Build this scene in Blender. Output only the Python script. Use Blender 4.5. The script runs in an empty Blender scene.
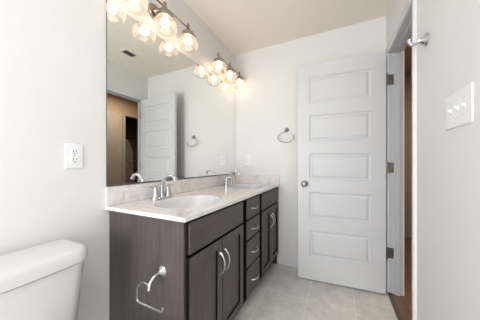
import bpy, bmesh, math, random
from mathutils import Vector, Matrix
random.seed(3)
R = math.radians
C = bpy.context.scene.collection
S = bpy.context.scene

# ---------------------------------------------------------------- camera, world, lights, exposure
H = 1.105                                   # eye height
XL, XR, YB, YF, ZC = -1.137, 0.392, 2.2186, -2.30, 2.434
cam = bpy.data.cameras.new('camera'); co = bpy.data.objects.new('camera', cam); C.objects.link(co)
cam.sensor_fit = 'HORIZONTAL'; cam.sensor_width = 36; cam.lens = 203.3 / 480 * 36
cam.shift_y = 3.7 / 480; cam.clip_start = 0.02
co.location = (0, 0, H); co.rotation_euler = (R(90), 0, R(25.74))
S.camera = co
w = bpy.data.worlds.new('world'); S.world = w; w.use_nodes = True
w.node_tree.nodes['Background'].inputs[0].default_value = (.9, .95, 1, 1)
w.node_tree.nodes['Background'].inputs[1].default_value = .3
S.view_settings.view_transform = 'Standard'; S.view_settings.look = 'None'
S.view_settings.gamma = 1; S.view_settings.exposure = -0.05
S.view_settings.use_curve_mapping = False

def area(name, loc, rot, sx, sy, power, col=(1, 1, 1)):
    l = bpy.data.lights.new(name, 'AREA'); l.shape = 'RECTANGLE'; l.size = sx; l.size_y = sy
    l.energy = power; l.color = col
    o = bpy.data.objects.new(name, l); C.objects.link(o); o.location = loc; o.rotation_euler = rot
    return o
# added fill lights: daylight-like area and ceiling panel behind the viewer, warm hallway fill
area('window_fill', (-.72, YF + .06, 1.20), (R(97), 0, 0), .74, 1.80, 80, (.945, .96, .995))
area('ceiling_fill_light', (-.05, -.30, ZC - .06), (0, 0, 0), .6, .6, 9, (.86, .94, 1))
area('hall_fill_light', (1.0, 2.35, ZC - .05), (0, 0, 0), .25, .25, 15, (1, .80, .60))  # warm fill added to brighten the hallway, stands for no known lamp
BULB = 13.5                                 # strength of each glowing bulb

# ---------------------------------------------------------------- materials
def mat(name, col, rough=.5, metal=0, spec=.5, vary=0, vscale=6, bump=0, bscale=60, stretch=(1, 1, 1), coat=0):
    m = bpy.data.materials.new(name); m.use_nodes = True
    nt = m.node_tree; b = nt.nodes['Principled BSDF']
    b.inputs['Base Color'].default_value = (*col, 1)
    b.inputs['Roughness'].default_value = rough; b.inputs['Metallic'].default_value = metal
    b.inputs['Specular IOR Level'].default_value = spec; b.inputs['Coat Weight'].default_value = coat
    tc = nt.nodes.new('ShaderNodeTexCoord'); mp = nt.nodes.new('ShaderNodeMapping')
    mp.inputs['Scale'].default_value = stretch
    nt.links.new(tc.outputs['Object'], mp.inputs['Vector'])
    if vary:
        n = nt.nodes.new('ShaderNodeTexNoise'); n.inputs['Scale'].default_value = vscale
        n.inputs['Detail'].default_value = 5
        r = nt.nodes.new('ShaderNodeValToRGB')
        r.color_ramp.elements[0].position = .3; r.color_ramp.elements[1].position = .7
        r.color_ramp.elements[0].color = (*[c * (1 - vary) for c in col], 1)
        r.color_ramp.elements[1].color = (*[min(1, c * (1 + vary)) for c in col], 1)
        nt.links.new(mp.outputs[0], n.inputs['Vector'])
        nt.links.new(n.outputs['Fac'], r.inputs[0]); nt.links.new(r.outputs[0], b.inputs['Base Color'])
    if bump:
        n2 = nt.nodes.new('ShaderNodeTexNoise'); n2.inputs['Scale'].default_value = bscale
        bp = nt.nodes.new('ShaderNodeBump'); bp.inputs['Strength'].default_value = bump
        bp.inputs['Distance'].default_value = .002
        nt.links.new(mp.outputs[0], n2.inputs['Vector'])
        nt.links.new(n2.outputs['Fac'], bp.inputs['Height']); nt.links.new(bp.outputs[0], b.inputs['Normal'])
    return m

M = {}
M['wall'] = mat('wall_paint', (.785, .775, .758), .6, spec=.3, vary=.01, bump=.12, bscale=180)
M['ceiling'] = mat('ceiling_paint', (.90, .84, .755), .8, spec=.2, vary=.01, bump=.15, bscale=120)
M['trim'] = mat('trim_paint', (.76, .765, .77), .35, spec=.4, vary=.01)
M['jamb'] = mat('shaded_jamb_paint', (.54, .55, .56), .4, spec=.4, vary=.01)  # trim white darkened: shade on the jamb put into its colour
M['door'] = mat('door_paint', (.655, .665, .675), .38, spec=.4, vary=.01)
M['porcelain'] = mat('porcelain', (.69, .69, .69), .12, spec=.5, vary=.006, vscale=3, coat=.3)
M['plastic'] = mat('white_plastic', (.86, .87, .88), .3, vary=.005)
M['dark'] = mat('dark_slot', (.03, .03, .03), .6, vary=.1)
M['chrome'] = mat('polished_chrome', (.58, .58, .59), .06, metal=1, vary=.02)
M['nickel'] = mat('brushed_nickel', (.66, .64, .60), .28, metal=1, vary=.05, vscale=40)
M['bronze'] = mat('warm_nickel', (.36, .31, .26), .3, metal=1, vary=.08, vscale=30)
M['steel'] = mat('grey_chrome', (.36, .35, .34), .15, metal=1, vary=.02)
M['hinge'] = mat('satin_hinge_metal', (.28, .26, .23), .32, metal=1, vary=.06, vscale=40)
M['channel'] = mat('mirror_channel', (.22, .21, .20), .3, metal=.9, vary=.05)
M['wood'] = mat('espresso_wood', (.084, .066, .060), .42, spec=.45, vary=.22, vscale=9, bump=.1, bscale=60, stretch=(6, 6, .6))
M['wood_h'] = mat('espresso_wood_horizontal', (.084, .066, .060), .42, spec=.45, vary=.22, vscale=9, bump=.1, bscale=60, stretch=(6, .6, 6))
M['frame'] = mat('dark_frame_gap_shade', (.007, .0055, .005), .7, spec=.12, vary=.2, vscale=9, stretch=(6, 6, .6))  # dark frame finish, deepened with the shade of the gaps
M['hallwall'] = mat('hall_tan_dim_warm', (.46, .36, .27), .7, spec=.2, vary=.03)  # dim warm hallway light put into the wall colour as tan
M['halldoor'] = mat('hall_beige_door', (.40, .37, .33), .5, vary=.08, vscale=8, stretch=(4, 4, .5))
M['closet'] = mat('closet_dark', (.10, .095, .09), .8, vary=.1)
M['coat'] = mat('grey_cloth', (.20, .20, .20), .9, vary=.25, vscale=14, bump=.3, bscale=30)
M['vent'] = mat('vent_metal', (.30, .29, .28), .5, vary=.05)
M['rubber'] = mat('threshold_strip', (.10, .08, .07), .5, vary=.1)

# mirror
m = bpy.data.materials.new('mirror_silver'); m.use_nodes = True
b = m.node_tree.nodes['Principled BSDF']; b.inputs['Metallic'].default_value = 1
b.inputs['Roughness'].default_value = 0; b.inputs['Base Color'].default_value = (.90, .92, .895, 1)
M['mirror'] = m

# clear glass: see-through, glossy at the rims, milky share added for the bulbs' glow
m = bpy.data.materials.new('hazy_globe_glass'); m.use_nodes = True; nt = m.node_tree; nt.nodes.clear()
out = nt.nodes.new('ShaderNodeOutputMaterial'); tr = nt.nodes.new('ShaderNodeBsdfTransparent')
tr.inputs[0].default_value = (.985, .98, .97, 1)
gl = nt.nodes.new('ShaderNodeBsdfGlossy'); gl.inputs['Roughness'].default_value = .12
tl = nt.nodes.new('ShaderNodeBsdfTranslucent'); tl.inputs[0].default_value = (.95, .90, .82, 1)
lw = nt.nodes.new('ShaderNodeLayerWeight'); lw.inputs['Blend'].default_value = .5
nz = nt.nodes.new('ShaderNodeTexNoise'); nz.inputs['Scale'].default_value = 35
ma = nt.nodes.new('ShaderNodeMath'); ma.operation = 'MULTIPLY_ADD'; ma.inputs[1].default_value = .08; ma.inputs[2].default_value = .12
pw = nt.nodes.new('ShaderNodeMath'); pw.operation = 'POWER'; pw.inputs[1].default_value = 4
mu = nt.nodes.new('ShaderNodeMath'); mu.operation = 'MULTIPLY_ADD'; mu.inputs[1].default_value = .30; mu.inputs[2].default_value = .03
m1 = nt.nodes.new('ShaderNodeMixShader'); m2 = nt.nodes.new('ShaderNodeMixShader')
nt.links.new(nz.outputs['Fac'], ma.inputs[0]); nt.links.new(ma.outputs[0], m1.inputs[0])
nt.links.new(tr.outputs[0], m1.inputs[1]); nt.links.new(tl.outputs[0], m1.inputs[2])
nt.links.new(lw.outputs['Facing'], pw.inputs[0]); nt.links.new(pw.outputs[0], mu.inputs[0])
nt.links.new(mu.outputs[0], m2.inputs[0]); nt.links.new(m1.outputs[0], m2.inputs[1])
nt.links.new(gl.outputs[0], m2.inputs[2]); nt.links.new(m2.outputs[0], out.inputs[0])
M['glass'] = m

def emis(name, col, s):
    m = bpy.data.materials.new(name); m.use_nodes = True; nt = m.node_tree; nt.nodes.clear()
    o = nt.nodes.new('ShaderNodeOutputMaterial'); e = nt.nodes.new('ShaderNodeEmission')
    e.inputs[0].default_value = (*col, 1); e.inputs[1].default_value = s
    nt.links.new(e.outputs[0], o.inputs[0]); return m
M['bulb'] = emis('glowing_bulb', (1, .74, .54), BULB)
M['fill_panel_glow'] = emis('added_panel_glow', (.97, .985, 1), 2.0)  # glow of the added ceiling fill panel

M['fill_window_glow'] = emis('added_window_glow', (.93, .965, 1), 2.0)  # glow of the added window behind the viewer

# cultured marble
m = mat('cultured_marble', (.74, .70, .68), .16, spec=.5, coat=.3); nt = m.node_tree; b = nt.nodes['Principled BSDF']
tc = nt.nodes.new('ShaderNodeTexCoord')
n1 = nt.nodes.new('ShaderNodeTexNoise'); n1.inputs['Scale'].default_value = 11; n1.inputs['Detail'].default_value = 8
n1.inputs['Distortion'].default_value = 1.6; n1.inputs['Roughness'].default_value = .65
cr = nt.nodes.new('ShaderNodeValToRGB'); e = cr.color_ramp.elements
e[0].position = .34; e[0].color = (.63, .60, .585, 1); e[1].position = .60; e[1].color = (.82, .785, .765, 1)
x = e.new(.46); x.color = (.76, .72, .70, 1)
nt.links.new(tc.outputs['Object'], n1.inputs['Vector']); nt.links.new(n1.outputs['Fac'], cr.inputs[0])
nt.links.new(cr.outputs[0], b.inputs['Base Color']); M['marble'] = m
M['basin'] = mat('white_basin', (.70, .70, .72), .2, vary=.008, vscale=4)

def brick(name, c1, c2, grout, bw, rh, gx, gy, off, mort, rot=90, rough=.45, nscale=9):
    m = mat(name, c1, rough, spec=.4); nt = m.node_tree; b = nt.nodes['Principled BSDF']
    tc = nt.nodes.new('ShaderNodeTexCoord'); mp = nt.nodes.new('ShaderNodeMapping')
    mp.inputs['Location'].default_value = (gx, gy, 0); mp.inputs['Rotation'].default_value = (0, 0, R(rot))
    br = nt.nodes.new('ShaderNodeTexBrick'); br.inputs['Scale'].default_value = 1
    br.inputs['Brick Width'].default_value = bw; br.inputs['Row Height'].default_value = rh
    br.inputs['Mortar Size'].default_value = mort; br.inputs['Mortar Smooth'].default_value = .3
    br.offset = off
    br.inputs['Color1'].default_value = (*c1, 1); br.inputs['Color2'].default_value = (*c2, 1)
    br.inputs['Mortar'].default_value = (*grout, 1)
    nz = nt.nodes.new('ShaderNodeTexNoise'); nz.inputs['Scale'].default_value = nscale
    nz.inputs['Detail'].default_value = 8; nz.inputs['Roughness'].default_value = .7
    cr = nt.nodes.new('ShaderNodeValToRGB')
    cr.color_ramp.elements[0].position = .3; cr.color_ramp.elements[0].color = (.80, .80, .80, 1)
    cr.color_ramp.elements[1].position = .7; cr.color_ramp.elements[1].color = (1.12, 1.12, 1.12, 1)
    mx = nt.nodes.new('ShaderNodeMix'); mx.data_type = 'RGBA'; mx.blend_type = 'MULTIPLY'
    mx.inputs['Factor'].default_value = 1
    nt.links.new(tc.outputs['Object'], mp.inputs[0]); nt.links.new(mp.outputs[0], br.inputs[0])
    nt.links.new(tc.outputs['Object'], nz.inputs['Vector']); nt.links.new(nz.outputs['Fac'], cr.inputs[0])
    nt.links.new(br.outputs['Color'], mx.inputs['A']); nt.links.new(cr.outputs[0], mx.inputs['B'])
    nt.links.new(mx.outputs['Result'], b.inputs['Base Color'])
    bp = nt.nodes.new('ShaderNodeBump'); bp.inputs['Strength'].default_value = .3; bp.inputs['Distance'].default_value = .002
    bp.invert = True
    nt.links.new(br.outputs['Fac'], bp.inputs['Height']); nt.links.new(bp.outputs[0], b.inputs['Normal'])
    return m
# rotation 90: texture x runs along world y, rows along -x (row edges at x = -.5625, -.2225, .1175)
M['tile'] = brick('greige_floor_tile', (.64, .625, .605), (.68, .665, .645), (.80, .79, .77), .66, .34, .40, .2245 + 3.4, .5, .0035)
M['plank'] = brick('hall_wood_floor', (.20, .115, .065), (.28, .17, .10), (.07, .04, .025), 1.2, .12, 0, 3.0, .4, .002, rough=.3, nscale=22)

# ---------------------------------------------------------------- mesh helpers
def obj(name, bm, m, parent=None, bevel=0, seg=2, smooth=True, ang=35, loc=None):
    bmesh.ops.recalc_face_normals(bm, faces=bm.faces)
    me = bpy.data.meshes.new(name); bm.to_mesh(me); bm.free()
    me.materials.append(M[m] if isinstance(m, str) else m)
    o = bpy.data.objects.new(name, me); C.objects.link(o)
    if smooth:
        for p in me.polygons: p.use_smooth = True
        me.set_sharp_from_angle(angle=R(ang))
    if bevel:
        md = o.modifiers.new('bevel', 'BEVEL'); md.width = bevel; md.segments = seg; md.limit_method = 'ANGLE'
        md.angle_limit = R(40); md.harden_normals = False
    if parent is not None: o.parent = parent
    if loc: o.location = loc
    return o
def nb(): return bmesh.new()
def box(bm, x0, x1, y0, y1, z0, z1):
    v = [bm.verts.new((x, y, z)) for z in (z0, z1) for y in (y0, y1) for x in (x0, x1)]
    for f in ((0, 2, 3, 1), (4, 5, 7, 6), (0, 1, 5, 4), (2, 6, 7, 3), (0, 4, 6, 2), (1, 3, 7, 5)):
        bm.faces.new([v[i] for i in f])
    return bm
def loft(bm, rings, cap0=True, cap1=True, closed=False):
    vs = [[bm.verts.new(p) for p in r] for r in rings]
    n = len(vs[0]); seq = list(zip(vs, vs[1:])) + ([(vs[-1], vs[0])] if closed else [])
    for a, b_ in seq:
        for i in range(n): bm.faces.new((a[i], a[(i + 1) % n], b_[(i + 1) % n], b_[i]))
    if not closed:
        if cap0: bm.faces.new(vs[0][::-1])
        if cap1: bm.faces.new(vs[-1])
    return bm
def sweep(bm, pts, rad, n=14, caps=True, flat=1.0):
    P = [Vector(p) for p in pts]; rad = rad if isinstance(rad, (list, tuple)) else [rad] * len(P)
    T = []
    for i in range(len(P)):
        a = P[max(0, i - 1)]; c = P[min(len(P) - 1, i + 1)]
        d = c - a
        if d.length < 1e-9: d = T[-1] if T else Vector((0, 0, 1))
        T.append(d.normalized())
    up = Vector((0, 0, 1)) if abs(T[0].z) < .9 else Vector((1, 0, 0))
    u = T[0].cross(up).normalized(); rings = []
    for i, p in enumerate(P):
        if i:
            q = T[i - 1].rotation_difference(T[i]); u = (q @ u).normalized()
        v = T[i].cross(u)
        rings.append([p + rad[i] * (math.cos(2 * math.pi * k / n) * u + flat * math.sin(2 * math.pi * k / n) * v) for k in range(n)])
    return loft(bm, rings, caps, caps)
def lathe(bm, c, axis, prof, n=24, caps=True):
    a = Vector(axis).normalized(); up = Vector((0, 0, 1)) if abs(a.z) < .9 else Vector((1, 0, 0))
    u = a.cross(up).normalized(); v = a.cross(u); c = Vector(c)
    return loft(bm, [[c + a * h + r * (math.cos(2 * math.pi * k / n) * u + math.sin(2 * math.pi * k / n) * v)
                      for k in range(n)] for h, r in prof], caps, caps)
def smoothpath(pts, sub=6):
    P = [Vector(p) for p in pts]; out = []
    for i in range(len(P) - 1):
        p0 = P[max(0, i - 1)]; p1 = P[i]; p2 = P[i + 1]; p3 = P[min(len(P) - 1, i + 2)]
        for s in range(sub):
            t = s / sub
            out.append(.5 * ((2 * p1) + (-p0 + p2) * t + (2 * p0 - 5 * p1 + 4 * p2 - p3) * t * t + (-p0 + 3 * p1 - 3 * p2 + p3) * t ** 3))
    out.append(P[-1]); return out
def sring(cx, cy, z, a, b_, e=2, n=48):
    out = []
    for k in range(n):
        t = 2 * math.pi * k / n; c, s = math.cos(t), math.sin(t)
        out.append((cx + a * math.copysign(abs(c) ** (2 / e), c), cy + b_ * math.copysign(abs(s) ** (2 / e), s), z))
    return out
def empty(name, loc=(0, 0, 0), rotz=0):
    o = bpy.data.objects.new(name, None); C.objects.link(o); o.location = loc; o.rotation_euler = (0, 0, rotz)
    o.empty_display_size = .05
    return o
def tag(o, label, cat, group=None):
    o['label'] = label; o['category'] = cat
    if group: o['group'] = group
    return o
def struct(o, label=None):
    o['kind'] = 'structure'
    if label: o['label'] = label
    return o
def copy_tree(o, parent=None):
    c = o.copy(); C.objects.link(c)
    if parent is not None: c.parent = parent
    for ch in list(o.children): copy_tree(ch, c)
    return c

# ---------------------------------------------------------------- room shell
TH = .096                                     # right wall thickness
DY0, DY1, DZ = 1.485, 2.116, 2.047             # rough opening of the doorway (between jambs)
struct(obj('floor', box(nb(), XL - .1, XR - .012, YF - .1, YB + .1, -.05, 0), 'tile'), 'grey beige rectangular floor tiles of the bathroom')
struct(obj('floor_hall', box(nb(), XR + .02, 2.5, -.2, 4.1, -.05, -.002), 'plank'), 'brown wood plank floor in the hallway')
struct(obj('trim_threshold', box(nb(), XR - .012, XR + .02, DY0, DY1, -.05, .005), 'rubber'), 'dark threshold strip between tile and wood floor')
struct(obj('ceiling', box(nb(), XL - .1, XR + TH, YF - .1, YB + .1, ZC, ZC + .1), 'ceiling'), 'warm off white flat ceiling')
struct(obj('wall_left', box(nb(), XL - .1, XL, YF - .1, YB + .1, 0, ZC), 'wall'), 'off white painted wall behind the mirror and toilet')
struct(obj('wall_back', box(nb(), XL, XR, YB, YB + .1, 0, ZC), 'wall'), 'off white painted wall behind the open door')
struct(obj('wall_front', box(nb(), XL, XR, YF - .1, YF, 0, ZC), 'wall'), 'off white wall behind the viewer')
wm = -.655; bm = nb()
for q in ((-.475, -.43, .25, 2.25), (.43, .475, .25, 2.25), (-.43, .43, .25, .295), (-.43, .43, 2.205, 2.25)): box(bm, wm + q[0], wm + q[1], YF + .0005, YF + .03, q[2], q[3])
wn = struct(obj('added_window_1', bm, 'trim', smooth=False), 'large frosted fill window added behind the viewer, unseen')  # invented window, added to carry the daylight fill
obj('pane', box(nb(), wm - .43, wm + .43, YF + .0006, YF + .012, .295, 2.205), 'fill_window_glow', wn)
bm = nb(); box(bm, XR, XR + TH, YF - .1, DY0 - .018, 0, ZC); box(bm, XR, XR + TH, DY1 + .018, YB + .1, 0, ZC)
box(bm, XR, XR + TH, DY0 - .018, DY1 + .018, DZ + .018, ZC)
struct(obj('wall_right', bm, 'wall', smooth=False), 'off white wall with the doorway and light switches')

# jambs with stop, and casing
bm = nb(); ja, jb_ = XR - .001, XR + TH + .001
box(bm, ja, jb_, DY0 - .017, DY0, 0, DZ); box(bm, ja, jb_, DY1, DY1 + .017, 0, DZ)
box(bm, ja, jb_, DY0 - .017, DY1 + .017, DZ, DZ + .017)
sx0, sx1 = XR + .042, XR + .075
box(bm, sx0, sx1, DY0 + .0005, DY0 + .012, 0, DZ - .012); box(bm, sx0, sx1, DY1 - .012, DY1 - .0005, 0, DZ - .012)
box(bm, sx0, sx1, DY0 + .0005, DY1 - .0005, DZ - .012, DZ - .0005)
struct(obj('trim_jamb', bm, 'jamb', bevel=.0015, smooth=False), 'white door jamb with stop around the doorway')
def casing(side, xs, y0=DY0, y1=DY1, z1=DZ, wd=.057, far=True):
    # profiled flat casing: back board plus thinner inner bead, mitred look
    bm = nb(); s = side
    def xb(a, b_): return (min(xs + s * a, xs + s * b_), max(xs + s * a, xs + s * b_))
    a0 = xb(.0005, .011); a1 = xb(.0105, .017)
    r = .006
    box(bm, *a0, y0 - wd, y0 - r, 0, z1 + r); box(bm, *a0, y1 + r, y1 + wd, 0, z1 + r)
    box(bm, *a0, y0 - wd, y1 + wd, z1 + r, z1 + wd)
    box(bm, *a1, y0 - wd, y0 - wd + .022, 0, z1 + wd - .0225); box(bm, *a1, y1 + wd - .022, y1 + wd, 0, z1 + wd - .0225)
    box(bm, *a1, y0 - wd, y1 + wd, z1 + wd - .022, z1 + wd)
    return bm
struct(obj('trim_casing', casing(-1, XR), 'trim', bevel=.002, smooth=False), 'white door casing on the bathroom side')
struct(obj('trim_casing_hall', casing(1, XR + TH), 'trim', bevel=.002, smooth=False))

def bboard(name, x0, x1, y0, y1, lab=None):
    bm = nb(); box(bm, x0, x1, y0, y1, 0, .095)
    return struct(obj(name, bm, 'trim', bevel=.004, smooth=False), lab)
bboard('baseboard_back', -.60, XR - .001, YB - .013, YB - .0005, 'white baseboard along the back wall')
bboard('baseboard_right', XR - .013, XR - .0005, YF + .014, DY0 - .058)
bboard('baseboard_left', XL + .0005, XL + .013, YF + .014, .672, 'white baseboard behind the toilet')
bboard('baseboard_front', XL + .0005, XR - .0005, YF + .0005, YF + .013)

# ---------------------------------------------------------------- hallway beyond the doorway
HX0, HX1, HY0, HY1, HZ = XR + TH, 1.60, .0, 3.84, 2.43
OY0, OY1, OZ = 2.68, 3.25, 2.07                # dark closet opening in the hall's far wall
bm = nb(); box(bm, HX1, HX1 + .1, HY0, OY0, 0, HZ); box(bm, HX1, HX1 + .1, OY1, HY1, 0, HZ); box(bm, HX1, HX1 + .1, OY0, OY1, OZ, HZ)
struct(obj('wall_hall_right', bm, 'hallwall', smooth=False), 'tan hallway wall opposite the doorway')
struct(obj('wall_hall_back', box(nb(), HX0, HX1, HY1, HY1 + .1, 0, HZ), 'hallwall'), 'tan wall at the end of the hallway')
struct(obj('wall_hall_front', box(nb(), HX0, HX1, HY0 - .1, HY0, 0, HZ), 'hallwall'))
struct(obj('wall_hall_left', box(nb(), HX0 - .1, HX0, YB + .1, HY1, 0, HZ), 'hallwall'))
struct(obj('ceiling_hall', box(nb(), HX0, HX1 + .1, HY0 - .1, HY1 + .1, HZ, HZ + .1), 'hallwall'))
struct(obj('baseboard_hall', box(nb(), HX0 + .001, HX1 - .001, HY1 - .013, HY1 - .0005, 0, .10), 'hallwall', bevel=.003), 'tan lit baseboard at the hallway end')
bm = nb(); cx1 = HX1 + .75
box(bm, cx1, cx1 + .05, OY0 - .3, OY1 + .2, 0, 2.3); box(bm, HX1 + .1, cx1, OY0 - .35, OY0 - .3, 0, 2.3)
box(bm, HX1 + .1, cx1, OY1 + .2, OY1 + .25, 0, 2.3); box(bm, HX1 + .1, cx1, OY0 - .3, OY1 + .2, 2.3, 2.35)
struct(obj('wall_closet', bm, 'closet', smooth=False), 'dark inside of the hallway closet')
bm = nb()
for y0, y1 in ((OY0 - .057, OY0), (OY1, OY1 + .057)): box(bm, HX1 - .016, HX1 - .0005, y0, y1, 0, OZ)
box(bm, HX1 - .016, HX1 - .0005, OY0 - .057, OY1 + .057, OZ, OZ + .045)
struct(obj('trim_closet', bm, 'halldoor', bevel=.002, smooth=False), 'pale casing around the closet opening')
d = obj('door_2', box(nb(), HX1 - .036, HX1 - .0005, 2.06, 2.60, .01, 2.085), 'halldoor', bevel=.003); struct(d, 'beige slab door leaf resting against the hall wall')
bm = nb(); lathe(bm, (HX1 - .036, 2.13, .93), (-1, 0, 0), [(0, .03), (.006, .03), (.008, .012), (.03, .012), (.036, .026), (.05, .03), (.062, .022), (.066, .004)])
obj('door_handle', bm, 'hinge', d)
rod = obj('trim_closet_rod', sweep(nb(), [(HX1 + .4, OY0 - .299, 1.72), (HX1 + .4, OY1 + .199, 1.72)], .014), 'hinge'); struct(rod)
def coat(y, wd, ln, lab):
    t = empty('hanging_coat', (HX1 + .4, y, 1.72 - ln)); tag(t, lab, 'coat')
    rings = []
    for k in range(9):
        f = k / 8; z = (ln - .08) * (1 - f) ; ww = wd * (.35 + .65 * min(1, f * 5)) * (1 + .12 * f)
        ring = sring(0, 0, z, .055 + .03 * f, ww / 2, 2.4, 40)
        rings.append([(p[0] * (1 + .18 * f * math.sin(j * 1.3)), p[1] * (1 + .05 * f * math.sin(j * 2.1)), p[2]) for j, p in enumerate(ring)])
    obj('cloth', loft(nb(), rings), 'coat', t)
    hk = [(0, 0, ln - .09), (0, 0, ln - .03), (.012, 0, ln + .008), (0, 0, ln + .019), (-.012, 0, ln + .010)]
    obj('hanger_hook', sweep(nb(), smoothpath(hk), .002, 8), 'hinge', t)
coat(2.95, .40, 1.15, 'long grey coat hanging in the dark hallway closet, seen in the mirror')

# ---------------------------------------------------------------- the white five panel door, open
HXP, HYP = .3585, 2.104
dw, dh, dt = .712, 2.035, .035
d = empty('door_1', (HXP, HYP, .010), math.atan2(-.056, -.709)); struct(d, 'white five panel door standing open against the back wall')
# local: x runs from hinge to free edge, y positive = towards the viewer (local +y is world -y), z up
bm = nb()
ps = [(.22 + i * .3622, .22 + i * .3622 + .2446) for i in range(5)]
st = .104
def prect(x0, x1, z0, z1, y): return [bm.verts.new(p) for p in ((x0, y, z0), (x1, y, z0), (x1, y, z1), (x0, y, z1))]
def dface(sgn, y):
    # face with five recessed raised panels
    xs = [0, st, dw - st, dw]; zs = [0]
    for a, b_ in ps: zs += [a, b_]
    zs.append(dh)
    g = [[bm.verts.new((x_, y, z_)) for x_ in xs] for z_ in zs]
    for j in range(len(zs) - 1):
        for i in range(3):
            if i == 1 and j % 2 == 1:
                prev = [g[j][1], g[j][2], g[j + 1][2], g[j + 1][1]]
                a, b_ = zs[j], zs[j + 1]
                for ins, dep in ((.005, .009), (.010, .011), (.020, .011), (.036, .003)):
                    cur = prect(st + ins, dw - st - ins, a + ins, b_ - ins, y - sgn * dep)
                    for k in range(4): bm.faces.new((prev[k], prev[(k + 1) % 4], cur[(k + 1) % 4], cur[k]))
                    prev = cur
                bm.faces.new(prev)
            else: bm.faces.new((g[j][i], g[j][i + 1], g[j + 1][i + 1], g[j + 1][i]))
    return g
g0 = dface(1, dt); g1 = dface(-1, 0)
for j in range(len(g0) - 1):
    for i in (0, 3): bm.faces.new((g0[j][i], g0[j + 1][i], g1[j + 1][i], g1[j][i]))
for i in range(3):
    for j in (0, len(g0) - 1): bm.faces.new((g0[j][i], g0[j][i + 1], g1[j][i + 1], g1[j][i]))
obj('door_leaf', bm, 'door', d, smooth=False, loc=(0, 0, 0))
bm = nb()
kx, kz = dw - .062, .905
prof = [(0, .031), (.005, .031), (.009, .024), (.012, .012), (.030, .011), (.036, .020), (.044, .0265), (.054, .027), (.062, .021), (.066, .008)]
lathe(bm, (kx, dt, kz), (0, 1, 0), prof)
k1 = obj('door_knob', bm, 'hinge', d); k1['label'] = 'round satin nickel knob'
bm = nb(); lathe(bm, (kx, 0, kz), (0, -1, 0), prof); obj('door_knob', bm, 'hinge', d)
bm = nb(); box(bm, dw, dw + .0015, dt / 2 - .012, dt / 2 + .012, kz - .028, kz + .028); box(bm, dw + .001, dw + .011, dt / 2 - .006, dt / 2 + .006, kz - .008, kz + .008)
obj('latch_plate', bm, 'hinge', d)
for hz in (.335, 1.06, 1.81):
    bm = nb()
    sweep(bm, [(-.009, dt + .0, hz - .046), (-.009, dt + .0, hz + .046)], .0055, 12)
    for q in (-.047, .045): lathe(bm, (-.009, dt, hz + q), (0, 0, 1), [(0, .004), (.002, .0065), (.004, .004)], 12)
    box(bm, -.0016, 0, .002, dt, hz - .0445, hz + .0445)
    box(bm, -.010, -.0015, dt - .0015, dt, hz - .0445, hz + .0445)
    obj('door_hinge', bm, 'hinge', d)
# leaves screwed to the jamb face
for hz in (.345, 1.07, 1.82):
    bm = nb(); box(bm, XR - .018, XR + .032, DY1 - .0028, DY1 - .0003, hz - .0445, hz + .0445)
    for q in (-.03, 0, .03): lathe(bm, (XR + .018, DY1 - .0028, hz + q), (0, -1, 0), [(0, .004), (.0008, .003)], 10)
    o = obj('trim_hinge_leaf', bm, 'hinge'); struct(o)

# ---------------------------------------------------------------- vanity cabinet
VY0, VY1 = .696, 2.215
van = empty('vanity_cabinet', (-.86, 1.44, 0)); tag(van, 'dark espresso double vanity cabinet with doors and four drawers under the marble top', 'vanity')
VB = Vector((-.86, 1.44, 0))
def vo(name, bm, m, parent=None, bevel=0, **k):
    bmesh.ops.translate(bm, verts=bm.verts, vec=-VB)
    return obj(name, bm, m, parent or van, bevel, **k)
XFc = -.611                                    # cabinet face, fronts stand 2 cm proud
bm = nb()
box(bm, XL + .002, XFc, VY0, VY0 + .016, 0.0, .855)           # near end panel reaches the floor
vo('end_panel', bm, 'wood', bevel=.001)
vo('end_panel', box(nb(), XL + .002, XFc, VY1 - .016, VY1, 0.0, .855), 'wood', bevel=.001)
bm = nb(); box(bm, XL + .003, XFc - .02, VY0 + .016, VY1 - .016, .105, .125)
box(bm, XL + .003, XL + .012, VY0 + .016, VY1 - .016, .125, .80); vo('carcass', bm, 'wood')
bm = nb(); box(bm, XFc - .075, XFc - .060, VY0 + .0165, VY1 - .0165, 0, .105); vo('toe_kick', bm, 'frame')
# face frame
bm = nb(); fx0, fx1 = XFc - .019, XFc - .0005
stl = [(VY0 + .0165, .728), (1.272, 1.350), (1.600, 1.665), (2.190, VY1 - .0165)]
for a, b_ in stl: box(bm, fx0, fx1, a, b_, .105, .855)
for a, b_, zs in ((.722, 1.272, [(.105, .14), (.675, .705), (.83, .855)]), (1.665, 2.19, [(.105, .14), (.675, .705), (.83, .855)]),
                  (1.35, 1.60, [(.105, .14), (.325, .36), (.525, .555), (.675, .705), (.83, .855)])):
    for q in zs: box(bm, fx0, fx1, a, b_, *q)
box(bm, fx0 - .006, fx0, .71, 2.19, .12, .85)
vo('face_frame', bm, 'frame', smooth=False)

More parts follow.
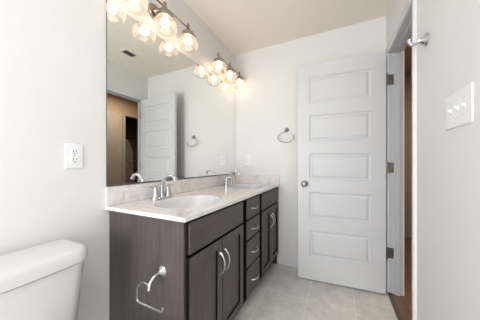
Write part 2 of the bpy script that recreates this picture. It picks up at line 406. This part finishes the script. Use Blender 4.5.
def arch_pull(p0, p1, out, r=.0033):
    # arched bar between two feet; flares at each foot
    p0, p1, out = Vector(p0), Vector(p1), Vector(out); bm = nb(); n = 18; pts = []; rad = []
    for k in range(n + 1):
        t = k / n; h = math.sin(math.pi * t) ** .62
        pts.append(p0.lerp(p1, t) + out * (.0005 + .030 * h)); rad.append(r * (1.0 + .75 * abs(2 * t - 1) ** 3))
    return sweep(bm, pts, rad, 10)
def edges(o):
    # gap shade put into the colour of the fronts' thin edges, nearly black
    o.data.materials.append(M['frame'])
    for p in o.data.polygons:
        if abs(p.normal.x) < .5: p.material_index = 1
def shaker(y0, y1, z0, z1, hy):
    x0, x1 = XFc, XFc + .020; s = .052; bm = nb()
    box(bm, x0, x1, y0, y0 + s, z0, z1); box(bm, x0, x1, y1 - s, y1, z0, z1)
    box(bm, x0, x1, y0 + s, y1 - s, z0, z0 + s); box(bm, x0, x1, y0 + s, y1 - s, z1 - s, z1)
    dd = vo('cabinet_door', bm, 'wood', bevel=.0015, smooth=False)
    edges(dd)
    bm = nb(); box(bm, x0 + .001, x1 - .010, y0 + s - .002, y1 - s + .002, z0 + s - .002, z1 - s + .002)
    vo('panel', bm, 'wood', dd, smooth=False)
    h = vo('handle', arch_pull((x1, hy, z1 - .195), (x1, hy, z1 - .075), (1, 0, 0)), 'nickel', dd); h['label'] = 'arched brushed nickel door handle'
def slab(name, y0, y1, z0, z1, pull):
    x0, x1 = XFc, XFc + .020
    dd = vo(name, box(nb(), x0, x1, y0, y1, z0, z1), 'wood_h', bevel=.004, seg=1, smooth=False)
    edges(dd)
    if pull:
        c = (y0 + y1) / 2; z = (z0 + z1) / 2
        h = vo('handle', arch_pull((x1, c - .053, z), (x1, c + .053, z), (1, 0, -.15)), 'nickel', dd); h['label'] = 'arched brushed nickel drawer handle'
for y0, y1 in ((.712, 1.280), (1.658, 2.205)):
    mid = (y0 + y1) / 2 + .002
    slab('false_front', y0, y1, .697, .842, False)
    shaker(y0, mid - .0015, .125, .685, mid - .027); shaker(mid + .0015, y1, .125, .685, mid + .027)
for z0, z1 in ((.697, .842), (.546, .685), (.343, .534), (.125, .331)):
    slab('drawer', 1.340, 1.609, z0, z1, True)

# ---------------------------------------------------------------- countertop with two basins
ct = empty('vanity_countertop', (-.86, 1.44, .856)); CB = Vector((-.86, 1.44, .856))
tag(ct, 'cream marble vanity top with backsplash and two oval basins on the dark cabinet', 'countertop')
def cobj(name, bm, m, parent=None, **k):
    bmesh.ops.translate(bm, verts=bm.verts, vec=-CB); return obj(name, bm, m, parent or ct, **k)
CX0, CX1, CY0, CY1, CZ0, CZ1 = XL + .0015, -.582, .672, YB - .001, .8565, .875
SX, SA, SB = -.824, .175, .224                 # basin centre x, half axes
bm = nb()
def cell(y0, y1, cy, z):
    N = 64; outer = []; inner = []
    for k in range(N):
        t = 2 * math.pi * k / N; c, s = math.cos(t), math.sin(t)
        inner.append(bm.verts.new((SX + SA * c, cy + SB * s, z)))
        fx = ((CX1 - SX) if c > 0 else (SX - CX0)) / max(abs(c), 1e-6); fy = ((y1 - cy) if s > 0 else (cy - y0)) / max(abs(s), 1e-6)
        # direction scaled to ellipse space for tidy quads
        f = min(fx, fy); outer.append(bm.verts.new((SX + c * f, cy + s * f, z)))
    cs = {}
    for k in range(N):
        a, b_ = outer[k], outer[(k + 1) % N]
        poly = [a]
        if abs(a.co.x - b_.co.x) > 1e-5 and abs(a.co.y - b_.co.y) > 1e-5:   # passes a corner
            cx = CX1 if max(a.co.x, b_.co.x) > CX1 - 1e-4 else CX0
            cyy = y1 if max(a.co.y, b_.co.y) > y1 - 1e-4 else y0
            poly.append(bm.verts.new((cx, cyy, z)))
        poly += [b_, inner[(k + 1) % N], inner[k]]
        bm.faces.new(poly)
S1, S2 = .995, 1.895
yc = 1.445
cell(CY0, yc, S1, CZ1); cell(yc, CY1, S2, CZ1)
# edges and underside
def quad(*p): bm.faces.new([bm.verts.new(q) for q in p])
quad((CX1, CY0, CZ0), (CX1, CY1, CZ0), (CX1, CY1, CZ1), (CX1, CY0, CZ1))
quad((CX0, CY0, CZ0), (CX1, CY0, CZ0), (CX1, CY0, CZ1), (CX0, CY0, CZ1))
quad((CX0, CY1, CZ0), (CX1, CY1, CZ0), (CX1, CY1, CZ1), (CX0, CY1, CZ1))
quad((CX0, CY0, CZ0), (CX0, CY1, CZ0), (CX0, CY1, CZ1), (CX0, CY0, CZ1))
quad((CX1, CY0, CZ0), (CX1, CY1, CZ0), (CX1 - .04, CY1, CZ0), (CX1 - .04, CY0, CZ0))
quad((CX0, CY0, CZ0), (CX1, CY0, CZ0), (CX1, CY0 + .03, CZ0), (CX0, CY0 + .03, CZ0))
bmesh.ops.remove_doubles(bm, verts=bm.verts, dist=1e-5)
cobj('slab', bm, 'marble', smooth=False)
cobj('backsplash', box(nb(), CX0, CX0 + .018, CY0, CY1, CZ1 + .0003, .977), 'marble', bevel=.002)
cobj('side_splash', box(nb(), CX0 + .0185, CX1, CY1 - .018, CY1, CZ1 + .0003, .977), 'marble', bevel=.002)
for cy in (S1, S2):
    bm = nb(); rings = []
    for sa, dz in ((1.035, .0005), (1.02, .0022), (1.0, .0015), (.975, -.008), (.93, -.035), (.85, -.075), (.70, -.108), (.45, -.126), (.2, -.132), (.11, -.134)):
        rings.append(sring(SX, cy, CZ1 + dz, SA * sa, SB * sa, 2, 64))
    loft(bm, rings, False, True)
    bs = cobj('basin', bm, 'basin', ang=60); bs['label'] = 'glossy white oval basin'
    bm = nb(); lathe(bm, (SX, cy, CZ1 - .1335), (0, 0, 1), [(0, .024), (.002, .023), (.002, .017), (-.0005, .015), (-.0003, .001)])
    cobj('drain', bm, 'chrome', bs)

# ---------------------------------------------------------------- faucets
def faucet():
    t = empty('faucet', (0, 0, 0)); z0 = 0
    bm = nb(); rr = []
    for a, z in ((1, 0), (1, .006), (.96, .010), (.86, .013)): rr.append(sring(0, 0, z, .027 * a, .080 * (1 - (1 - a) * .5), 3.2, 48))
    loft(bm, rr); obj('base_plate', bm, 'chrome', t)
    pts = smoothpath([(-.002, 0, .012), (-.003, 0, .05), (.002, 0, .090), (.020, 0, .126), (.052, 0, .149), (.086, 0, .152), (.106, 0, .142), (.115, 0, .128)], 7)
    n = len(pts); rad = [.0205 - .0090 * min(1, k / (n * .30)) for k in range(n)]
    bm = nb(); sweep(bm, pts, rad, 18); lathe(bm, (.1125, 0, .133), (.35, 0, -1), [(0, .0115), (.001, .0138), (.012, .0138), (.013, .010)], 18)
    obj('spout', bm, 'chrome', t)
    for s in (-1, 1):
        bm = nb(); lathe(bm, (0, s * .052, .012), (0, 0, 1), [(0, .027), (.004, .0265), (.020, .0220), (.050, .0160), (.062, .0142), (.066, .0155), (.072, .0135), (.076, .004)])
        h = obj('handle', bm, 'chrome', t)
        pts = smoothpath([(0, s * .052, .077), (.0, s * .062, .080), (-.002, s * .078, .082), (-.004, s * .094, .086)], 5)
        n = len(pts); bm = nb(); sweep(bm, pts, [.0085 - .0035 * math.sin(math.pi * k / (n - 1)) for k in range(n)], 12, flat=.62)
        obj('lever', bm, 'chrome', h)
    return t
f1 = faucet(); f1.location = (-1.045, S1 - .012, CZ1 + .0005); tag(f1, 'chrome gooseneck faucet behind the nearer basin, by the cabinet end', 'faucet', 'chrome faucets on the vanity top')
f2 = copy_tree(f1); f2.location = (-1.045, S2, CZ1 + .0005); f2['label'] = 'chrome gooseneck faucet behind the farther basin, near the back wall'

# ---------------------------------------------------------------- mirror
MY0, MY1, MZ0, MZ1 = .682, YB - .008, .984, 1.997
mr = empty('wall_mirror', (XL + .004, (MY0 + MY1) / 2, MZ0)); tag(mr, 'large frameless rectangular mirror on the left wall above the backsplash', 'mirror')
MB_ = Vector(mr.location)
def mo(name, bm, m, **k):
    bmesh.ops.translate(bm, verts=bm.verts, vec=-MB_); return obj(name, bm, m, mr, **k)
mo('mirror_glass', box(nb(), XL + .0008, XL + .0058, MY0, MY1, MZ0, MZ1), 'mirror', smooth=False)
bm = nb(); box(bm, XL + .0005, XL + .009, MY0 - .001, MY1 + .001, MZ0 - .0025, MZ0 - .0003); box(bm, XL + .0062, XL + .009, MY0 - .001, MY1 + .001, MZ0 - .0003, MZ0 + .005)
ch = mo('bottom_channel', bm, 'channel', smooth=False); ch['label'] = 'dark metal channel under the mirror'
bm = nb(); box(bm, XL + .0006, XL + .0062, MY0 - .0025, MY0 - .0002, MZ0, MZ1)
mo('edge_strip', bm, 'channel', smooth=False)

# ---------------------------------------------------------------- vanity light bars with three globes each
BX, BZ, SP = XL + .105, 2.142, .2285
def fixture():
    t = empty('vanity_light', (0, 0, 0))
    # origin: on the wall behind the middle socket, x = 0 at the wall
    bm = nb(); rings = []
    for h, a in ((.0005, 1), (.012, 1), (.018, .93), (.020, .80)): rings.append([(h, p[0], p[1]) for p in [(q[0], q[1]) for q in sring(0, 0, 0, .050 * a, .050 * a, 2.0, 40)]])
    loft(bm, rings); lathe(bm, (.018, 0, 0), (1, 0, 0), [(0, .020), (.010, .016), (.02, .009), (.08, .008)], 16)
    obj('wall_plate', bm, 'bronze', t)
    bm = nb(); sweep(bm, [(.105, -SP - .012, 0), (.105, SP + .012, 0)], .0055, 12)
    for s in (-1, 1): lathe(bm, (.105, s * (SP + .008), 0), (0, s, 0), [(0, .006), (.002, .010), (.008, .010), (.012, .004)], 14)
    obj('bar', bm, 'bronze', t)
    for k in (-1, 0, 1):
        y = k * SP; c = (.105, y, 0)
        bm = nb()
        lathe(bm, c, (0, 0, 1), [(-.032, .008), (-.012, .008), (-.010, .0125), (.010, .0125), (.012, .007), (.018, .006), (.021, .010), (.027, .011), (.033, .007), (.036, .001)], 20)
        lathe(bm, (.105, y, -.028), (0, 0, -1), [(0, .010), (.003, .022), (.008, .040), (.012, .0455), (.040, .0475), (.042, .045), (.040, .043), (.014, .040)], 32, caps=False)
        sk = obj('socket_cup', bm, 'bronze', t)
        for q in range(3):
            an = R(30 + 120 * q); dx, dy = math.cos(an), math.sin(an)
            bm = nb(); lathe(bm, (.105 + .046 * dx, y + .046 * dy, -.056), (dx, dy, 0), [(0, .003), (.006, .003), (.007, .006), (.012, .006), (.014, .002)], 12)
            obj('thumbscrew', bm, 'bronze', sk)
        bm = nb()
        pr = [(-.050, .041), (-.062, .042), (-.072, .047), (-.086, .060), (-.104, .072), (-.124, .077), (-.142, .074), (-.154, .067), (-.160, .061)]
        lathe(bm, c, (0, 0, 1), pr + [(h, r - .0022) for h, r in pr[::-1]], 40, caps=False)
        g = obj('glass_shade', bm, 'glass', t, ang=80); g['label'] = 'clear glass globe shade'
        bm = nb()
        lathe(bm, c, (0, 0, 1), [(-.034, .0125), (-.054, .0125), (-.055, .0145), (-.058, .0145)], 20)
        lb = obj('lamp_holder', bm, 'plastic', t)
        bm = nb(); lathe(bm, c, (0, 0, 1), [(-.058, .012), (-.064, .014), (-.074, .021), (-.088, .0275), (-.104, .0285), (-.118, .023), (-.126, .012), (-.128, .002)], 28)
        bo = obj('light_bulb', bm, 'bulb', t, ang=80); bo['label'] = 'glowing warm white bulb'
    return t
l1 = fixture(); l1.location = (XL, .998, BZ); tag(l1, 'nearer three-globe vanity light bar above the mirror', 'wall light', 'three-globe vanity light bars')
l2 = copy_tree(l1); l2.location = (XL, 1.898, BZ); l2['label'] = 'farther three-globe vanity light bar, beside the back wall corner'

# ---------------------------------------------------------------- toilet
TY = .272
t = empty('toilet', (XL + .37, TY, 0)); tag(t, 'white two-piece toilet with a lidded tank beside the vanity', 'toilet'); TB = Vector(t.location)
def to(name, bm, m='porcelain', **k):
    bmesh.ops.translate(bm, verts=bm.verts, vec=-TB); return obj(name, bm, m, t, **k)
def tank_ring(z, x0, x1, hy, r=.05, bow=.012, n=12):
    # back straight, front gently bowed, rounded corners
    pts = []
    rb = .018
    def arc(cx, cy, rr, a0, a1):
        for k in range(n + 1):
            a = R(a0 + (a1 - a0) * k / n); pts.append([cx + rr * math.cos(a), cy + rr * math.sin(a), z])
    arc(x1 - r, TY - hy + r, r, -90, 0)
    for k in range(1, 8):
        yy = -hy + r + (2 * hy - 2 * r) * k / 8; pts.append([x1, TY + yy, z])
    arc(x1 - r, TY + hy - r, r, 0, 90)
    arc(x0 + rb, TY + hy - rb, rb, 90, 180); arc(x0 + rb, TY - hy + rb, rb, 180, 270)
    for p in pts:
        f = max(0, (p[0] - x0) / (x1 - x0)); p[0] += bow * f * (1 - ((p[1] - TY) / hy) ** 2)
    return [tuple(p) for p in pts]
bx = XL + .016
prof = [(.385, .155, .165), (.40, .17, .180), (.43, .180, .194), (.60, .190, .206), (.713, .198, .2155)]
to('tank', loft(nb(), [tank_ring(z, bx + .003, bx + dx, hy) for z, dx, hy in prof]), ang=50)
prof = [(.7175, .205, .219), (.720, .208, .2225), (.750, .208, .2225), (.761, .204, .218), (.768, .195, .209), (.7705, .180, .195)]
to('tank_lid', loft(nb(), [tank_ring(z, bx + (.208 - dx) * .4, bx + dx, hy, r=.055) for z, dx, hy in prof]), ang=50)
bm = nb(); lathe(bm, (bx + .187, TY - .14, .655), (1, 0, 0), [(0, .014), (.012, .014), (.014, .009), (.022, .008)])
sweep(bm, smoothpath([(bx + .208, TY - .14, .655), (bx + .214, TY - .115, .652), (bx + .218, TY - .07, .645)]), [.007] * 12 + [.006], 10)
lv = to('flush_lever', bm, 'chrome'); lv['label'] = 'chrome flush lever'
bm = nb(); bxc = XL + .46
rr = [sring(bxc - .04, TY, 0.001, .20, .105, 2.6), sring(bxc - .04, TY, .03, .19, .098, 2.6), sring(bxc - .04, TY, .10, .17, .085, 2.3),
      sring(bxc - .02, TY, .20, .19, .105, 2.2), sring(bxc, TY, .30, .235, .155, 2.1), sring(bxc, TY, .36, .252, .178, 2.1), sring(bxc, TY, .395, .255, .182, 2.1),
      sring(bxc + .02, TY, .3955, .19, .13, 2.1), sring(bxc + .02, TY, .35, .175, .12, 2.1), sring(bxc, TY, .25, .10, .08, 2), sring(bxc, TY, .22, .04, .04, 2)]
loft(bm, rr); to('bowl', bm, ang=60)
bm = nb(); rr = [sring(bxc + .012, TY, z, a, b_, 2.1) for z, a, b_ in ((.397, .245, .182), (.400, .250, .187), (.410, .250, .187), (.414, .245, .182), (.414, .165, .115), (.398, .165, .115))]
loft(bm, rr, closed=True); to('seat', bm, 'plastic', ang=60)
bm = nb(); rr = [sring(bxc + .012, TY, z, a, b_, 2.1) for z, a, b_ in ((.4155, .246, .183), (.418, .250, .187), (.426, .250, .187), (.432, .240, .178), (.434, .20, .14))]
loft(bm, rr); to('seat_lid', bm, 'plastic', ang=60)
bm = nb(); box(bm, XL + .16, XL + .23, TY - .14, TY + .14, .33, .3845); to('tank_shelf', bm, bevel=.015, seg=3)

# ---------------------------------------------------------------- chrome accessories
def bell(bm, c, axis, r=.024, l=.034):
    lathe(bm, c, axis, [(0, r), (.004, r), (.007, r * .93), (l * .4, r * .62), (l * .7, r * .40), (l, r * .30)], 28)
# toilet paper holder on the cabinet end
px, pz, py = -.736, .606, VY0 + .001
t = empty('toilet_paper_holder', (px, py, pz)); tag(t, 'empty chrome open-arm toilet paper holder on the vanity end panel', 'toilet paper holder')
L = lambda pts: [Vector(p) - Vector((px, py, pz)) for p in pts]
bm = nb(); bell(bm, (0, 0, 0), (0, -1, 0), .027, .034)
pts = smoothpath(L([(px, py - .028, pz), (px - .001, py - .050, pz - .006), (px - .004, py - .064, pz - .020), (px - .006, py - .070, pz - .040), (px - .006, py - .070, pz - .050)]), 5)
sweep(bm, pts, [.0100 - .0025 * math.sin(math.pi * k / (len(pts) - 1)) for k in range(len(pts))], 14)
obj('post', bm, 'chrome', t)
yy = py - .070
pts = smoothpath(L([(px - .006, yy, pz - .036), (px - .028, yy, pz - .028), (px - .055, yy, pz - .033), (px - .077, yy, pz - .057), (px - .083, yy, pz - .092), (px - .080, yy, pz - .117), (px - .066, yy, pz - .124)]), 6) + L([(px + .060, yy, pz - .124)]) + smoothpath(L([(px + .066, yy, pz - .123), (px + .072, yy, pz - .116), (px + .073, yy, pz - .100)]), 5)
obj('arm', sweep(nb(), pts, .0052, 12), 'chrome', t)
# towel ring on the back wall
t = empty('towel_ring', (-.504, YB - .0008, 1.474)); tag(t, 'open chrome towel ring on the back wall beside the door', 'towel ring')
bm = nb(); bell(bm, (0, 0, 0), (0, -1, 0), .024, .034); sweep(bm, [(0, -.03, 0), (-.002, -.044, -.004), (-.004, -.052, -.014), (-.004, -.052, -.034)], [.0075, .007, .008, .009], 14)
obj('post', bm, 'steel', t)
pts = smoothpath([(-.004, -.052, -.030), (-.035, -.052, -.034), (-.070, -.052, -.050), (-.085, -.052, -.078), (-.076, -.052, -.108), (-.045, -.052, -.132), (.005, -.052, -.143), (.048, -.052, -.134), (.074, -.052, -.110), (.083, -.052, -.082), (.080, -.052, -.064)], 6)
obj('ring', sweep(nb(), pts, .0048, 12), 'steel', t)
# robe hook on the right wall
t = empty('robe_hook', (XR - .0006, 1.290, 1.703)); tag(t, 'chrome robe hook on the right wall beside the doorway casing', 'hook')
bm = nb(); bell(bm, (0, 0, .008), (-1, 0, 0), .031, .040)
pts = smoothpath([(-.03, 0, .004), (-.045, 0, -.004), (-.058, 0, -.004), (-.066, 0, .004), (-.068, 0, .014)], 5)
sweep(bm, pts, .0078, 14); lathe(bm, (-.068, 0, .010), (0, 0, 1), [(0, .006), (.004, .010), (.010, .012), (.016, .010), (.020, .003)], 18)
obj('hook_body', bm, 'chrome', t)

# ---------------------------------------------------------------- electrical plates
def outlet(name='wall_outlet'):
    # local: y = out of wall negative (faces -y), x across, z up
    t = empty(name); bm = nb(); box(bm, -.036, .036, -.006, -.0003, -.059, .059); obj('cover_plate', bm, 'plastic', t, bevel=.0025)
    for s in (-1, 1):
        bm = nb(); loft(bm, [[(p[0], y, p[1] + s * .0195) for p in [(q[0], q[1]) for q in sring(0, 0, 0, .017, .0145, 3.2, 32)]] for y in (-.0055, -.0085)])
        rc = obj('receptacle', bm, 'plastic', t)
        bm = nb(); zc = s * .0195
        box(bm, -.0078, -.0050, -.0090, -.0084, zc - .001, zc + .009); box(bm, .0050, .0075, -.0090, -.0084, zc, zc + .008)
        loft(bm, [[(q[0], y, q[1] + zc - .008) for q in sring(0, 0, 0, .0030, .0030, 2, 12)] for y in (-.0084, -.0090)])
        obj('slots', bm, 'dark', rc)
    bm = nb(); lathe(bm, (0, -.006, 0), (0, -1, 0), [(0, .003), (.001, .0025)], 10); obj('screw', bm, 'nickel', t)
    return t
o1 = outlet(); o1.location = (-.962, YB, 1.147); tag(o1, 'white duplex outlet on the back wall above the countertop', 'outlet', 'white wall outlets')
o2 = copy_tree(o1); o2.location = (XL, .531, 1.1415); o2.rotation_euler = (0, 0, R(90)); o2['label'] = 'white duplex outlet on the left wall above the toilet tank'
t = empty('light_switch', (XR, .998, 1.303), R(-90)); tag(t, 'white triple toggle light switch plate on the right wall', 'light switch')
obj('cover_plate', box(nb(), -.090, .090, -.006, -.0003, -.064, .064), 'plastic', t, bevel=.003)
for k in (-1, 0, 1):
    x0 = k * .046; bm = nb()
    box(bm, x0 - .0055, x0 + .0055, -.0066, -.0058, -.012, .012); obj('toggle_slot', bm, 'trim', t)
    bm = nb(); a = 1 if k != 0 else 1
    loft(bm, [[(x0 - .004, -.006, -.006), (x0 + .004, -.006, -.006), (x0 + .004, -.006, .006), (x0 - .004, -.006, .006)],
              [(x0 - .0032, -.016, .003), (x0 + .0032, -.016, .003), (x0 + .0032, -.0145, .010), (x0 - .0032, -.0145, .010)]])
    obj('toggle', bm, 'plastic', t, bevel=.0008)
bm = nb()
for k in (-1, 0, 1):
    for z in (-.030, .030): obj('screw', lathe(nb(), (k * .046, -.006, z), (0, -1, 0), [(0, .003), (.001, .0025)], 10), 'nickel', t)

# ---------------------------------------------------------------- ceiling vent and added ceiling fill panel
t = empty('ceiling_vent', (0, 1.625, ZC)); tag(t, 'small grey louvred ceiling vent seen in the mirror reflection', 'vent')
bm = nb()
for x0, x1, y0, y1 in ((-.06, -.042, -.09, .09), (.042, .06, -.09, .09), (-.042, .042, -.09, -.07), (-.042, .042, .07, .09)): box(bm, x0, x1, y0, y1, -.008, -.0005)
obj('vent_frame', bm, 'ceiling', t, smooth=False)
obj('backing', box(nb(), -.042, .042, -.07, .07, -.0015, -.0006), 'dark', t)
bm = nb()
for k in range(8):
    y = -.061 + k * .0175; loft(bm, [[(x, y - .005, -.0075), (x, y + .004, -.002), (x, y + .005, -.0025), (x, y - .004, -.008)] for x in (-.0415, .0415)])
obj('louvre', bm, 'vent', t, smooth=False)
t = empty('ceiling_fill_panel', (-.05, -.30, ZC)); tag(t, 'flat square fill light panel added on the unseen ceiling behind the viewer', 'added fill light')  # unseen panel, added as a housing for the fill light
bm = nb(); box(bm, -.31, .31, -.31, .31, -.025, -.0005); obj('light_housing', bm, 'trim', t, bevel=.004)
obj('diffuser', box(nb(), -.30, .30, -.30, .30, -.030, -.0255), 'fill_panel_glow', t)
